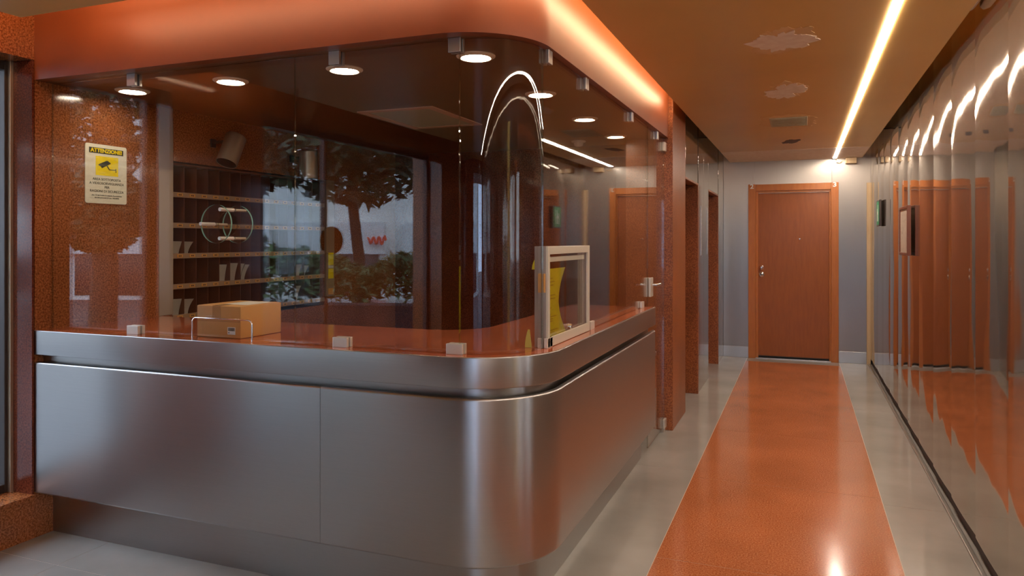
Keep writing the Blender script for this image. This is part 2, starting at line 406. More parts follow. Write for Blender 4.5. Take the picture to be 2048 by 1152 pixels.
# right wall: pillowed polished panels 0.6 m wide
wr = struct(boxes('wall_right', [((0.815, YB, 0), (0.98, YF + 0.1, ZT))], 'black'))
def pillow(y0, y1, z0, z1, x, sag, tilt, ztwist=0.0):
    bm = bmesh.new(); N = 16; K = 7; cols = []
    g = 0.0012; r = 0.003; ya, yb = y0 + g, y1 - g; w_ = yb - ya
    prof = [(ya, 0.016)]
    for k in range(4):
        a = radians(90 * k / 3); prof.append((ya + r - r * cos(a), 0.010 - 0.006 * 0 - r * sin(a) + 0.0))
    ps = []
    for i in range(N + 1):
        t = i / N; y = ya + r + (w_ - 2 * r) * t
        ps.append((y, t))
    for zi in range(K + 1):
        z = z0 + (z1 - z0) * zi / K; zz = (z - 1.3) / 1.3; row = []
        sg = sag * (1 + 0.55 * max(0, zz)); tl = tilt + ztwist * zz
        def xo(t): return x - sg * (1 - (2 * t - 1) ** 2) - tl * (t - 0.5) * w_
        row.append(bm.verts.new((xo(0) + 0.02, ya, z)))
        row.append(bm.verts.new((xo(0) + 0.004, ya + 0.0006, z)))
        row.append(bm.verts.new((xo(0) + 0.0004, ya + 0.0015, z)))
        for y, t in ps: row.append(bm.verts.new((xo(t), y, z)))
        row.append(bm.verts.new((xo(1) + 0.0004, yb - 0.0015, z)))
        row.append(bm.verts.new((xo(1) + 0.004, yb - 0.0006, z)))
        row.append(bm.verts.new((xo(1) + 0.02, yb, z)))
        cols.append(row)
    for a, b in zip(cols, cols[1:]):
        for k in range(len(a) - 1): bm.faces.new((a[k], a[k + 1], b[k + 1], b[k]))
    for row in (cols[0], cols[-1]):
        try: bm.faces.new(row)
        except Exception: pass
    o = link('steel_panel', bm, 'steel_mirror', wr, True)
    for p_ in o.data.polygons:
        c_ = p_.center.y
        p_.use_smooth = (ya + r) < c_ < (yb - r)
    return o
k = 0
yj = [3.5 + 0.606 * i for i in range(-11, 11)] + [YF - 0.002]
for a, b in zip(yj, yj[1:]):
    rnd = random.Random(k * 13 + 5)
    pillow(a, b, 0.075, 2.84, XR, 0.0042 + rnd.uniform(-.0008, .0008), 0.012 + rnd.uniform(-.005, .005), rnd.uniform(-.004, .004))
    k += 1
box('baseboard_right', (0.795, YB, 0.0), (0.83, YF, 0.072), 'darkbrown', wr)
box('floor_trim', (0.745, YB, 0.0), (0.768, YF - 0.01, 0.012), 'steel_plain', wr, 0.003)
struct(D.objects['baseboard_right'])

# entrance wall behind the viewer
wb = struct(boxes('wall_entrance', [((-3.95, YB - 0.2, 0), (-1.15, YB, ZT)), ((-1.15, YB - 0.2, 2.42), (1.0, YB, ZT)), ((0.74, YB - 0.2, 0), (1.0, YB, ZT))], 'granite_dark'))
# slab above everything
struct(box('ceiling_slab', (-4.1, YB - 0.2, ZT), (1.0, YF + 0.3, ZT + 0.2), 'ceiling'))
# suspended ochre ceiling with its rounded corner
EY, EX = 2.29, -0.86
cpts = [(0.69, YB), (0.69, YF - 0.001), (EX, YF - 0.001)] + arc(-1.46, 2.89, 0.60, 0, -90, 16) + [(-3.29, EY), (-3.29, YB)]
ceil = struct(prism('ceiling', cpts, ZC, ZC + 0.05, 'ceiling'))
# fascia of the kiosk, soffit
fp = lpath(0, y_end=5.87, xc=-0.98, yc=YC, r=0.36)
T = 0.055
fas = struct(sweep('trim_fascia', fp, [(0, ZS), (0, 2.80), (-T, 2.80), (-T, ZS)], 'fascia'))
sp = lpath(T, y_end=6.12, xc=-0.98, yc=YC, r=0.36)
struct(prism('ceiling_kiosk', [(XL, sp[0][1])] + sp[1:] + [(XL, 6.12)], ZS - 0.0, ZS + 0.04, 'soffit'))
# ---- cove lights above the ceiling edge
def strip_along(name, path, w_, z0, z1, mat, parent=None): return sweep(name, path, [(0, z0), (0, z1), (-w_, z1), (-w_, z0)], mat, parent, smooth=False)
cv = thing('cove_light', 'warm light strip glowing along the top of the red fascia', 'light', (-1.5, 2.4, 2.6))
front_path = [(-3.22, EY - 0.03), (-1.5, EY - 0.03)] + arc(-1.46, 2.89, 0.63, -88, -60, 8)
s1 = strip_along('light_strip', front_path, 0.012, 2.565, 2.585, 'cove_front')
s2 = box('light_strip', (EX + 0.004, 3.1, 2.575), (EX + 0.02, 5.80, 2.60), 'cove')
s2b = strip_along('light_strip', arc(-1.46, 2.89, 0.607, -50, 0, 10) + [(EX + 0.007, 3.1)], 0.012, 2.575, 2.60, 'cove')
s3 = box('light_strip', (-3.30 + 0.03, 1.2, 2.565), (-3.30 + 0.045, 2.2, 2.585), 'cove_side')
adopt(cv, [s1, s2, s2b, s3])

# ---- corridor LED line
ll = thing('ceiling_light_line', 'long thin white light line recessed along the ochre corridor ceiling', 'light', (0.38, 6.0, ZC))
adopt(ll, [box('light_diffuser', (0.362, -2.8, ZC - 0.004), (0.397, YF - 0.08, ZC + 0.002), 'led'),
           boxes('end_cap', [((0.360, YF - 0.08, ZC - 0.008), (0.399, YF - 0.06, ZC + 0.001))], 'white')])

# ------------------------------------------------------------------ windows of the left wall
def window(n, y0, y1, z0, z1, mull, label=None):
    f = 0.045; x0, x1 = -3.80, -3.755
    fr = [((x0, y0, z0), (x1, y0 + f, z1)), ((x0, y1 - f, z0), (x1, y1, z1)), ((x0, y0 + f, z0), (x1, y1 - f, z0 + f)), ((x0, y0 + f, z1 - f), (x1, y1 - f, z1))]
    for m_ in mull: fr.append(((x0, m_ - f / 2, z0 + f), (x1, m_ + f / 2, z1 - f)))
    o = struct(boxes('window_%d' % n, fr, 'dark_metal', None, 0.002))
    es = [y0 + f] + [v for m_ in sorted(mull) for v in (m_ - f / 2, m_ + f / 2)] + [y1 - f]
    for a, b in zip(es[::2], es[1::2]): box('pane', (-3.782, a - 0.01, z0 + f - 0.01), (-3.775, b + 0.01, z1 - f + 0.01), 'win_glass', o)
    return o
w1 = window(1, 1.9, YC, 0.22, 2.41, [])
boxes('inner_profile', [((-3.755, YC - 0.03, 0.22), (-3.735, YC - 0.012, 2.41))], 'steel_bronze', w1, 0.002)
window(2, -1.75, 1.08, 0.08, 2.41, [0.90, 0.10])
# entrance doors behind
ed = struct(boxes('door_1', [((-1.15, YB - 0.12, 0), (-1.09, YB - 0.05, 2.42)), ((-0.24, YB - 0.12, 0), (-0.17, YB - 0.05, 2.42)), ((0.68, YB - 0.12, 0), (0.74, YB - 0.05, 2.42)),
     ((-1.15, YB - 0.12, 2.34), (0.74, YB - 0.05, 2.42)), ((-1.15, YB - 0.12, 0), (0.74, YB - 0.05, 0.1))], 'dark_metal', None, 0.003))
box('pane', (-1.10, YB - 0.09, 0.09), (-0.23, YB - 0.08, 2.35), 'door_glass', ed)
box('pane', (-0.18, YB - 0.09, 0.09), (0.69, YB - 0.08, 2.35), 'door_glass', ed)
# pale timber cover strip on the right wall, seen as a yellowish stripe in the curved steel and glass
struct(box('trim_pale', (0.745, 1.86, 0.0), (0.772, 2.04, 2.3), 'trim_yellow', None, 0.003))

# ------------------------------------------------------------------ far door
dr = struct(boxes('door_2', [((-0.633, YF - 0.035, 0), (-0.545, YF + 0.02, 2.215)), ((0.338, YF - 0.035, 0), (0.424, YF + 0.02, 2.215))], 'wood', None, 0.003))
box('head_casing', (-0.543, YF - 0.03, 2.13), (0.336, YF + 0.02, 2.213), 'wood', dr, 0.003)
boxes('stop', [((-0.545, YF - 0.012, 0), (-0.513, YF + 0.06, 2.13)), ((0.318, YF - 0.012, 0), (0.338, YF + 0.06, 2.13)), ((-0.513, YF - 0.012, 2.105), (0.318, YF + 0.06, 2.13))], 'wood', dr, 0.002)
box('door_leaf', (-0.513, YF + 0.01, 0.035), (0.318, YF + 0.055, 2.105), 'wood_leaf', dr, 0.002)
box('threshold', (-0.545, YF - 0.02, 0.0), (0.338, YF + 0.05, 0.010), 'steel_plain', dr, 0.002)
boxes('door_sweep', [((-0.512, YF + 0.012, 0.021), (0.317, YF + 0.05, 0.034))], 'black', dr)
kx = -0.476
lathe('door_knob', [(0.0, 0.052), (0.014, 0.05), (0.023, 0.038), (0.023, 0.03), (0.012, 0.022), (0.012, 0.008), (0.026, 0.006), (0.027, 0.0), (0, 0)], (kx, YF + 0.01, 1.156), (0, -1, 0), 'chrome', dr, 24)
lk = lathe('lock_escutcheon', [(0.0, 0.014), (0.026, 0.013), (0.036, 0.006), (0.038, 0.0), (0, 0)], (kx, YF + 0.01, 1.067), (0, -1, 0), 'chrome', dr, 24)
lathe('keyhole', [(0, 0.017), (0.009, 0.0165), (0.010, 0.010), (0, 0.010)], (kx, YF + 0.01, 1.067), (0, -1, 0), 'black', lk, 16)
lathe('peephole', [(0, 0.008), (0.008, 0.007), (0.012, 0.003), (0.012, 0), (0, 0)], (-0.02, YF + 0.01, 1.52), (0, -1, 0), 'chrome', dr, 16)
text_mesh('number', '2', 0.075, 'white', dr, (-0.59, YF - 0.036, 2.185), (radians(90), 0, 0), 0.001, 0.002, 1.25)
text_mesh('number', '3', 0.075, 'white', dr, (0.38, YF - 0.036, 2.185), (radians(90), 0, 0), 0.001, 0.002, 1.25)
struct(box('wall_far_light_stop', (-0.64, YF + 0.06, 0.0), (0.43, YF + 0.2, 2.2), 'black'))  # unseen block added behind the door to stop light leaking under it
# pale timber post at the right end of the far wall
struct(box('trim_post', (0.735, YF - 0.05, 0.0), (0.777, YF + 0.002, 2.2), 'pale_wood', None, 0.002))

# ------------------------------------------------------------------ reception counter
ct = thing('reception_counter', 'L-shaped reception counter with a rounded corner, brushed steel front and red granite top', 'counter', (-2.2, 3.0, 0))
parts = []
outer = lpath(0.004)
inner = [(-1.52, 5.05)] + arc(-1.52 - 0.25, 3.35 + 0.25, 0.25, 0, -90, 10) + [(XL, 3.35)]
parts.append(prism('countertop', outer + inner, 1.012, HC, 'counter_top'))
def rprof(o0, o1, z0, z1, r, n=4):
    """rounded rectangle profile; o0 outer offset, o1 inner (both <= 0 inward)"""
    pts = []
    for cx, cz, a0 in ((o0 - r, z0 + r, -90), (o0 - r, z1 - r, 0), (o1 + r, z1 - r, 90), (o1 + r, z0 + r, 180)):
        for i in range(n + 1):
            a = radians(a0 + 90 * i / n); pts.append((cx + r * cos(a), cz + r * sin(a)))
    return pts
parts.append(sweep('steel_edge', lpath(0), rprof(0.0, -0.012, 0.925, HC + 0.002, 0.0035), 'steel_front'))
parts.append(sweep('front_panel', [(XL, YC), (-1.876, YC)], rprof(0.0, -0.03, 0.227, 0.888, 0.011, 5), 'steel_front'))
parts.append(sweep('front_panel', [(-1.8745, YC)] + lpath(0.0, y_end=5.04)[2:], rprof(0.0, -0.03, 0.227, 0.888, 0.011, 5), 'steel_front'))
parts.append(sweep('recess', lpath(0.05), [(0, 0.86), (0, 1.01), (-0.02, 1.01), (-0.02, 0.86)], 'steel_kick'))
parts.append(sweep('kick_panel', lpath(0.10, y_end=5.05), [(0, 0.0), (0, 0.26), (-0.02, 0.26), (-0.02, 0.0)], 'steel_kick'))
parts.append(prism('carcass', [(XL, YC + 0.125)] + lpath(0.125)[1:] + [(-1.45, 5.03)] + arc(-1.45 - 0.25, 3.28 + 0.25, 0.25, 0, -90, 6) + [(XL, 3.28)], 0.005, 1.01, 'darkbrown'))
parts.append(tube('fixing_stud', [(-1.0, 4.93, 0.885), (-1.0, 4.93, 0.93)], 0.012, 'black'))
adopt(ct, parts)

# ------------------------------------------------------------------ glass screen
GT = 0.010
GY = 2.665; GX = -1.01; GR = 0.265
gs = thing('glass_screen', 'frameless clear glass screen standing on the red countertop up to the dark soffit', 'screen', (-2.2, GY, HC))
def pane_with_holes(name, x0, x1, holes, parent):
    bm = bmesh.new(); z0, z1 = HC + 0.004, ZS - 0.004; y = GY
    def ring(pts):
        vs = [bm.verts.new((a, y, b)) for a, b in pts]
        return [bm.edges.new((vs[i], vs[(i + 1) % len(vs)])) for i in range(len(vs))]
    es = ring([(x0, z0), (x1, z0), (x1, z1), (x0, z1)])
    for hx, hz, hr in holes: es += ring([(hx + hr * cos(2 * pi * i / 40), hz + hr * sin(2 * pi * i / 40)) for i in range(40)])
    r_ = bmesh.ops.triangle_fill(bm, use_beauty=True, use_dissolve=False, edges=es)
    fs = [f for f in bm.faces]
    ex = bmesh.ops.extrude_face_region(bm, geom=fs)
    bmesh.ops.translate(bm, vec=(0, GT, 0), verts=[v for v in ex['geom'] if isinstance(v, bmesh.types.BMVert)])
    bmesh.ops.recalc_face_normals(bm, faces=bm.faces)
    for f in bm.faces: f.material_index = 0 if abs(f.normal.y) > 0.5 else 1
    return link(name, bm, ['glass', 'glass_edge'], parent)
H1 = (-2.452, 1.575, 0.056); H2 = (-1.885, 1.50, 0.060)
JX = -2.076; JC = GX - GR
gp = [pane_with_holes('glass_pane', XL + 0.004, JX - 0.0015, [H1], None), pane_with_holes('glass_pane', JX + 0.0015, JC - 0.0015, [H2], None)]
def glass_sweep(name, path, z0, z1):
    bm = bmesh.new(); P = [Vector(p) for p in path]; n = len(P); rings = []
    for i, p in enumerate(P):
        t0 = (P[i] - P[i - 1]).normalized() if i else (P[1] - P[0]).normalized()
        t1 = (P[i + 1] - P[i]).normalized() if i < n - 1 else t0
        t = (t0 + t1).normalized(); nn = Vector((t.y, -t.x))
        q = p - nn * GT
        rings.append([bm.verts.new((p.x, p.y, z0)), bm.verts.new((p.x, p.y, z1)), bm.verts.new((q.x, q.y, z1)), bm.verts.new((q.x, q.y, z0))])
    for a, b in zip(rings, rings[1:]):
        for k_ in range(4):
            f = bm.faces.new((a[k_], a[(k_ + 1) % 4], b[(k_ + 1) % 4], b[k_])); f.material_index = 0 if k_ in (0, 2) else 1
    f = bm.faces.new(rings[0]); f.material_index = 1; f = bm.faces.new(rings[-1][::-1]); f.material_index = 1
    return link(name, bm, ['glass', 'glass_edge'], None, True)
gp.append(glass_sweep('glass_pane', arc(GX - GR, GY + GR, GR, -89.4, -0.6, 32), HC + 0.004, ZS - 0.004))
SY0 = GY + GR; SY1 = 5.185
gp.append(glass_sweep('glass_pane', [(GX, SY0 + 0.0015), (GX, SY1)], HC + 0.004, ZS - 0.004))
# metal clips, bottom and top: (x, y, along) on the pane line
def clip(x, y, z, ax, up):
    h = 0.042 if up else 0.058; wd = 0.036 if up else 0.027
    z0, z1 = (z, z + h) if up else (z - h, z)
    if ax == 'x': lo, hi = (x - wd, y - 0.016, z0), (x + wd, y + 0.028, z1)
    else: lo, hi = (x - 0.028, y - wd, z0), (x + 0.016, y + wd, z1)
    bm = bmesh.new()
    if ax == 'x':
        add_box(bm, lo, (hi[0], y - 0.0005, z1)); add_box(bm, (lo[0], y + GT + 0.0005, z0), hi)
    else:
        add_box(bm, (x + 0.0005, lo[1], z0), hi); add_box(bm, lo, (x - GT - 0.0005, hi[1], z1))
    return link('clip', bm, 'clip' if up else 'steel_plain', None, False, 0.0018)  # top clips get a darker metal in place of their dimmer light
for x in (-3.02, -1.83, -1.29): gp.append(clip(x, GY, HC, 'x', True))
for x in (-3.03, -1.86, -1.29): gp.append(clip(x, GY, ZS, 'x', False))
for y in (2.97, 3.66, 4.95): gp.append(clip(GX, y, HC, 'y', True))
for y in (2.98, 3.56, 4.62, 5.5): gp.append(clip(GX, y, ZS, 'y', False))
adopt(gs, gp)

# speaking discs on the first pane
sd = thing('glass_baffle', 'round greenish glass disc held on short studs over the speaking hole in the glass', 'baffle', (H1[0], GY, H1[1]))
def disc(yc, r, t):
    bm = bmesh.new(); n = 48
    for yy in (yc, yc + t): pass
    a = [bm.verts.new((H1[0] + r * cos(2 * pi * i / n), yc, H1[1] + r * sin(2 * pi * i / n))) for i in range(n)]
    b = [bm.verts.new((v.co.x, yc + t, v.co.z)) for v in a]
    f = bm.faces.new(a); f2 = bm.faces.new(b[::-1])
    for i in range(n):
        q = bm.faces.new((a[i], b[i], b[(i + 1) % n], a[(i + 1) % n])); q.material_index = 1
    return link('glass_disc', bm, ['glass', 'disc_edge'], None)
ps_ = [disc(GY - 0.07, 0.087, 0.008), disc(GY + 0.065, 0.087, 0.008)]
for a in (180, 60, -62):
    x, z = H1[0] + 0.074 * cos(radians(a)), H1[1] + 0.074 * sin(radians(a))
    ps_.append(tube('stud', [(x, GY - 0.085, z), (x, GY + 0.0, z)], 0.0085, 'clip', None, 14))
    ps_.append(tube('stud', [(x, GY + GT, z), (x, GY + 0.08, z)], 0.006, 'steel_bronze', None, 14))
adopt(sd, ps_)

# glass door with lock
gd = thing('glass_door', 'narrow frameless glass door with a chrome lock beside the granite pier', 'door', (GX, 5.52, 0))
q = [glass_sweep('glass_pane', [(GX, 5.20), (GX, 5.855)], 0.03, ZS - 0.004)]
q.append(boxes('lock_case', [((GX + 0.001, 5.205, 1.10), (GX + 0.018, 5.30, 1.235)), ((GX - 0.03, 5.205, 1.10), (GX - GT - 0.001, 5.30, 1.235))], 'clip', None, 0.003))
q.append(tube('door_handle', [(GX + 0.015, 5.25, 1.185), (GX + 0.055, 5.25, 1.185), (GX + 0.06, 5.26, 1.185), (GX + 0.06, 5.37, 1.185)], 0.010, 'chrome'))
q.append(tube('inner_handle', [(GX - 0.02, 5.25, 1.185), (GX - 0.065, 5.25, 1.185), (GX - 0.07, 5.24, 1.185), (GX - 0.07, 5.16, 1.185)], 0.010, 'chrome'))
q.append(boxes('hinge_clip', [((GX + 0.0005, 5.78, 0.03), (GX + 0.018, 5.862, 0.10)), ((GX - 0.03, 5.78, 0.03), (GX - GT - 0.0005, 5.862, 0.10)), ((GX - 0.02, 5.80, 0.0), (GX + 0.01, 5.85, 0.03))], 'clip', None, 0.002))
q.append(boxes('hinge_clip', [((GX + 0.0005, 5.78, 2.20), (GX + 0.018, 5.862, 2.27)), ((GX - 0.03, 5.78, 2.20), (GX - GT - 0.0005, 5.862, 2.27))], 'clip', None, 0.002))
adopt(gd, q)

# ------------------------------------------------------------------ service window in the side pane
sw = thing('service_window', 'small aluminium-framed sliding service window on the counter beside the curved glass', 'window', (GX, 3.26, HC))
y0, y1, z0, z1 = 2.945, 3.60, HC + 0.002, 1.475
xo, xi = GX + 0.012, GX - 0.045
f = 0.034
q = [box('frame_side', (xi, y0, z0), (xo - 0.006, y0 + 0.012, z1), 'alu_side', None, 0.001),
     box('frame_side', (xi, y1 - 0.012, z0), (xo - 0.006, y1, z1), 'alu_side', None, 0.001),
     box('frame_side', (xi, y0 + 0.012, z1 - 0.012), (xo - 0.006, y1 - 0.012, z1), 'alu_side', None, 0.001),
     box('frame_face', (xo - 0.006, y0, z0), (xo + 0.004, y0 + 0.026, z1), 'alu', None, 0.0015),
     box('frame_face', (xo - 0.006, y1 - 0.03, z0), (xo + 0.004, y1, z1), 'alu', None, 0.0015),
     box('frame_face', (xo - 0.006, y0 + 0.026, z1 - 0.034), (xo + 0.004, y1 - 0.03, z1), 'alu', None, 0.0015),
     box('frame_face', (xo - 0.006, y0 + 0.026, z0), (xo + 0.004, y1 - 0.03, z0 + 0.04), 'alu', None, 0.0015),
     box('sash_rail', (xo - 0.026, y0 + 0.03, z1 - 0.068), (xo - 0.014, y1 - 0.034, z1 - 0.046), 'alu', None, 0.0015),
     box('sliding_pane', (xo - 0.022, y0 + 0.03, z0 + 0.03), (xo - 0.017, y1 - 0.034, z1 - 0.06), 'glass_smoke')]
lt = lathe('latch', [(0, 0.02), (0.010, 0.018), (0.013, 0.010), (0.013, 0.0), (0, 0)], (xo - 0.016, 3.30, 1.10), (1, 0, 0), 'chrome', None, 20)
q.append(lt)
adopt(sw, q)
# yellow printed sheet, curling away from the glass
def sheet(name, ycoords, xfun, zlo, zhi, mat, cols=10, rows=14, thick=0.0008):
    bm = bmesh.new(); g = []
    for j in range(rows + 1):
        v_ = j / rows; z = zlo + (zhi - zlo) * v_; row = []
        a, b = ycoords(v_)
        for i in range(cols + 1):
            u_ = i / cols; y = a + (b - a) * u_; row.append(bm.verts.new((xfun(u_, v_), y, z)))
        g.append(row)
    for r0, r1 in zip(g, g[1:]):
        for i in range(cols): bm.faces.new((r0[i], r0[i + 1], r1[i + 1], r1[i]))
    bmesh.ops.solidify(bm, geom=bm.faces[:], thickness=thick)
    return link(name, bm, mat, None, True)
yp = thing('notice_sheet', 'bright yellow printed sheet curling inside the service window', 'paper', (xo - 0.05, 3.1, HC))
yfun = lambda v_: (2.965, 3.25 + 0.065 * (2 * v_ - 1) ** 2 + (0.03 if v_ < .5 else 0.0) * (1 - 2 * v_))
q = [sheet('sheet', yfun, lambda u_, v_: xo - 0.036 - 0.012 * sin(pi * v_) * u_, HC + 0.012, 1.375, 'yellow_paper')]
lines = []
rnd = random.Random(3)
for zz, n_ in ((1.33, 1), (1.315, 1), (1.30, 1), (1.255, 1), (1.24, 1), (1.20, 1), (1.17, 1), (1.16, 1), (1.15, 1), (1.14, 1), (1.10, 1), (1.09, 1), (1.08, 1)):
    ln = rnd.uniform(0.10, 0.20); lines.append(((xo - 0.0385, 3.0, zz), (xo - 0.0345, 3.0 + ln, zz + 0.003)))
q.append(tag(boxes('printed_lines', lines, 'yellow_ink'), kind='stuff'))
adopt(yp, q)
def note(label, c, w_, h_, mat, group=None, rz=0.3):
    bm = bmesh.new(); rows = 6; g = []
    for j in range(rows + 1):
        v_ = j / rows; g.append([bm.verts.new((-w_ / 2 + 0.012 * v_ * v_, 0.018 * v_ * v_, h_ * v_)), bm.verts.new((w_ / 2 - 0.01 * v_, 0.018 * v_ * v_, h_ * v_))])
    for a, b in zip(g, g[1:]): bm.faces.new((a[0], a[1], b[1], b[0]))
    bmesh.ops.solidify(bm, geom=bm.faces[:], thickness=0.0006)
    o = link('paper_note', bm, mat, None, True); o.location = c; o.rotation_euler = (0, 0, rz)
    return tag(o, label, 'note', group)
note('pale yellow slip standing on the countertop left of the service window', (xi - 0.022, 2.93, HC + 0.001), 0.03, 0.075, 'pale_yellow')
note('yellow sticky note curling from the upper left side of the service window', (xi - 0.012, 2.99, 1.375), 0.03, 0.045, 'yellow_paper')
note('small yellow note edge showing halfway down the side of the service window', (xi - 0.008, 3.0, 1.24), 0.014, 0.06, 'yellow_paper')
o = box('paper_note', (xo - 0.0375, 2.9335, 1.28), (xo - 0.008, 2.9445, 1.36), 'cardboard'); tag(o, 'orange-brown sticky note on the left frame edge of the service window', 'note')

# ------------------------------------------------------------------ cardboard parcel
bx = thing('cardboard_box', 'taped brown cardboard parcel lying on the countertop behind the glass', 'box', (-2.53, 2.86, HC), None)
X0, X1, Y0, Y1, Z0, Z1 = -2.665, -2.405, 2.70, 2.985, HC + 0.001, HC + 0.150
q = [box('carton', (X0, Y0, Z0), (X1, Y1, Z1), 'cardboard', None, 0.005, True),
     boxes('tape', [((X0 + 0.095, Y0 - 0.0008, Z0 + 0.085), (X0 + 0.145, Y0 + 0.002, Z1)), ((X0 + 0.095, Y0, Z1 - 0.001), (X0 + 0.145, Y1, Z1 + 0.0006)),
                    ((X0 + 0.002, Y0 - 0.0006, Z0 + 0.075), (X1 - 0.002, Y0 + 0.002, Z0 + 0.082))], 'tape'),
     box('shipping_label', (X0 + 0.09, Y0 + 0.08, Z1), (X1 - 0.03, Y1 - 0.03, Z1 + 0.0012), 'paper'),
     box('barcode_label', (X1 - 0.075, Y0 - 0.0012, Z0 + 0.018), (X1 - 0.03, Y0 + 0.001, Z0 + 0.052), 'white')]
bars = []; x = X1 - 0.071
rnd = random.Random(11)
while x < X1 - 0.035:
    b_ = rnd.choice((0.0007, 0.0012, 0.0018)); bars.append(((x, Y0 - 0.0016, Z0 + 0.034), (x + b_, Y0 - 0.001, Z0 + 0.049))); x += b_ + rnd.choice((0.0008, 0.0014))
bars.append(((X1 - 0.070, Y0 - 0.0016, Z0 + 0.024), (X1 - 0.064, Y0 - 0.001, Z0 + 0.028)))
q.append(tag(boxes('barcode', bars, 'ink'), kind='stuff'))
adopt(bx, q)
bx.location = (-2.53, 2.86, HC)
# bent wire holder in front of the glass
wy = 2.632; wz = HC
pts = [(-2.625, wy, wz + 0.001), (-2.625, wy, wz + 0.078)] + [(-2.625 + 0.02 * (1 - cos(radians(a))), wy, wz + 0.078 + 0.02 * sin(radians(a))) for a in (20, 45, 70, 90)] + \
      [(-2.30 + 0.02 * sin(radians(a)), wy, wz + 0.078 + 0.02 * cos(radians(a))) for a in (0, 20, 45, 70, 90)] + [(-2.28, wy, wz + 0.001)]
tag(tube('wire_holder', pts, 0.0032, 'chrome', None, 10), 'bent chrome wire hoop on the countertop in front of the cardboard parcel', 'wire hoop')

# ------------------------------------------------------------------ downlights
def downlight(x, y, i):
    names = ['in the soffit corner above the warning sign', 'above the mail rack, second from the left granite wall',
             'third along the front of the soffit, left of the glass corner', 'at the glass corner of the soffit, largest in view',
             'just past the curved glass in the side run of the soffit', 'halfway down the side run of the soffit', 'last in the side run of the soffit, nearest the granite pier']
    t = thing('downlight', 'round lit downlight ' + names[i], 'downlight', (x, y, ZS), 'round downlights in the kiosk soffit')
    lathe('ring', [(0.060, -0.001), (0.067, -0.012), (0.072, -0.012), (0.086, -0.004), (0.086, 0.0), (0.060, 0.0)], (0, 0, 0), (0, 0, 1), 'down_ring', t, 40)
    lathe('lens', [(0.0, -0.003), (0.060, -0.003), (0.060, 0.0), (0, 0.0)], (0, 0, 0), (0, 0, 1), 'down', t, 40)
for i, (x, y) in enumerate([(-3.36, 2.95), (-2.69, 2.95), (-2.01, 2.95), (-1.33, 2.95), (-1.34, 3.84), (-1.34, 4.73), (-1.34, 5.61)]): downlight(x, y, i)
t = thing('smoke_detector', 'small round white smoke detector on the dark kiosk soffit near the pier', 'detector', (-1.69, 5.78, ZS))
lathe('base', [(0, -0.012), (0.055, -0.012), (0.058, -0.008), (0.058, 0.0), (0, 0)], (0, 0, 0), (0, 0, 1), 'white', t, 28)
lathe('sensor_cap', [(0, -0.045), (0.025, -0.044), (0.036, -0.034), (0.040, -0.012), (0, -0.012)], (0, 0, 0), (0, 0, 1), 'white', t, 28)
# soffit hatch
t = thing('ceiling_grille', 'square grey-green grille with pinkish rim in the dark kiosk soffit', 'grille', (-2.33, 4.32, ZS))
hx0, hx1, hy0, hy1 = -2.55, -2.12, 4.0, 4.65
adopt(t, [boxes('rim', [((hx0 - .05, hy0 - .05, ZS - .006), (hx1 + .05, hy0, ZS)), ((hx0 - .05, hy1, ZS - .006), (hx1 + .05, hy1 + .05, ZS)), ((hx0 - .05, hy0, ZS - .006), (hx0, hy1, ZS)), ((hx1, hy0, ZS - .006), (hx1 + .05, hy1, ZS))], 'pink_rim'),
          box('screen', (hx0, hy0, ZS - .003), (hx1, hy1, ZS - .0005), 'grille')])
# corridor ceiling vent, plaster patches, hole
def blob(name, cx, cy, rx, ry, seed, mat, label, cat, z=ZC, t_=0.002, amp=0.28):
    rnd = random.Random(seed); n = 72; ph = [rnd.uniform(0, 2 * pi) for _ in range(9)]; pts = []
    for i in range(n):
        a = 2 * pi * i / n; r = 1 + sum(amp / (k_ + 1) * sin((k_ * 2 + 2) * a + ph[k_]) for k_ in range(7)) * 0.8 + rnd.uniform(-.1, .1)
        pts.append((cx + rx * r * cos(a), cy + ry * r * sin(a)))
    o = prism(name, pts, z - t_, z - 0.0001, mat); 
    if label: tag(o, label, cat)
    return o
def patch(cx, cy, rx, ry, seed, label):
    t = thing('plaster_patch', label, 'patch', (cx, cy, ZC))
    adopt(t, [blob('thin_edge', cx, cy, rx * 1.12, ry * 1.15, seed + 1, 'plaster_rim', None, None, t_=0.001), blob('plaster', cx, cy, rx, ry, seed, 'plaster', None, None, t_=0.003)])
patch(-0.09, 3.98, 0.125, 0.20, 4, 'larger ragged patch of bare plaster on the ochre ceiling, nearer the viewer')
patch(-0.10, 5.32, 0.115, 0.24, 9, 'smaller ragged patch of bare plaster on the ochre ceiling, before the vent')
t = thing('ceiling_vent', 'small rectangular grey vent in the ochre corridor ceiling', 'vent', (-0.10, 6.7, ZC))
q = [blob('plaster_surround', -0.10, 6.68, 0.215, 0.40, 21, 'plaster_rim', None, None, t_=0.001, amp=0.12), box('vent_plate', (-0.25, 6.45, ZC - 0.006), (0.045, 6.92, ZC), 'grille', None, 0.002)]
for i in range(9): q.append(box('slat', (-0.235, 6.475 + 0.05 * i, ZC - 0.009), (0.03, 6.495 + 0.05 * i, ZC - 0.005), 'grille'))
adopt(t, q)
blob('ceiling_hole', -0.10, 8.03, 0.085, 0.14, 33, 'black', 'ragged dark hole in the ochre ceiling near the far door', 'hole')
box('ceiling_end_board', (EX, 8.75, ZC - 0.0018), (0.68, YF - 0.002, ZC - 0.0003), 'plaster', ceil)
tag(box('junction_box', (0.50, YF - 0.12, ZC - 0.075), (0.62, YF - 0.002, ZC - 0.006), 'pale_wood', None, 0.004), 'small tan block under the ceiling above the far wall, right of the light line', 'box')
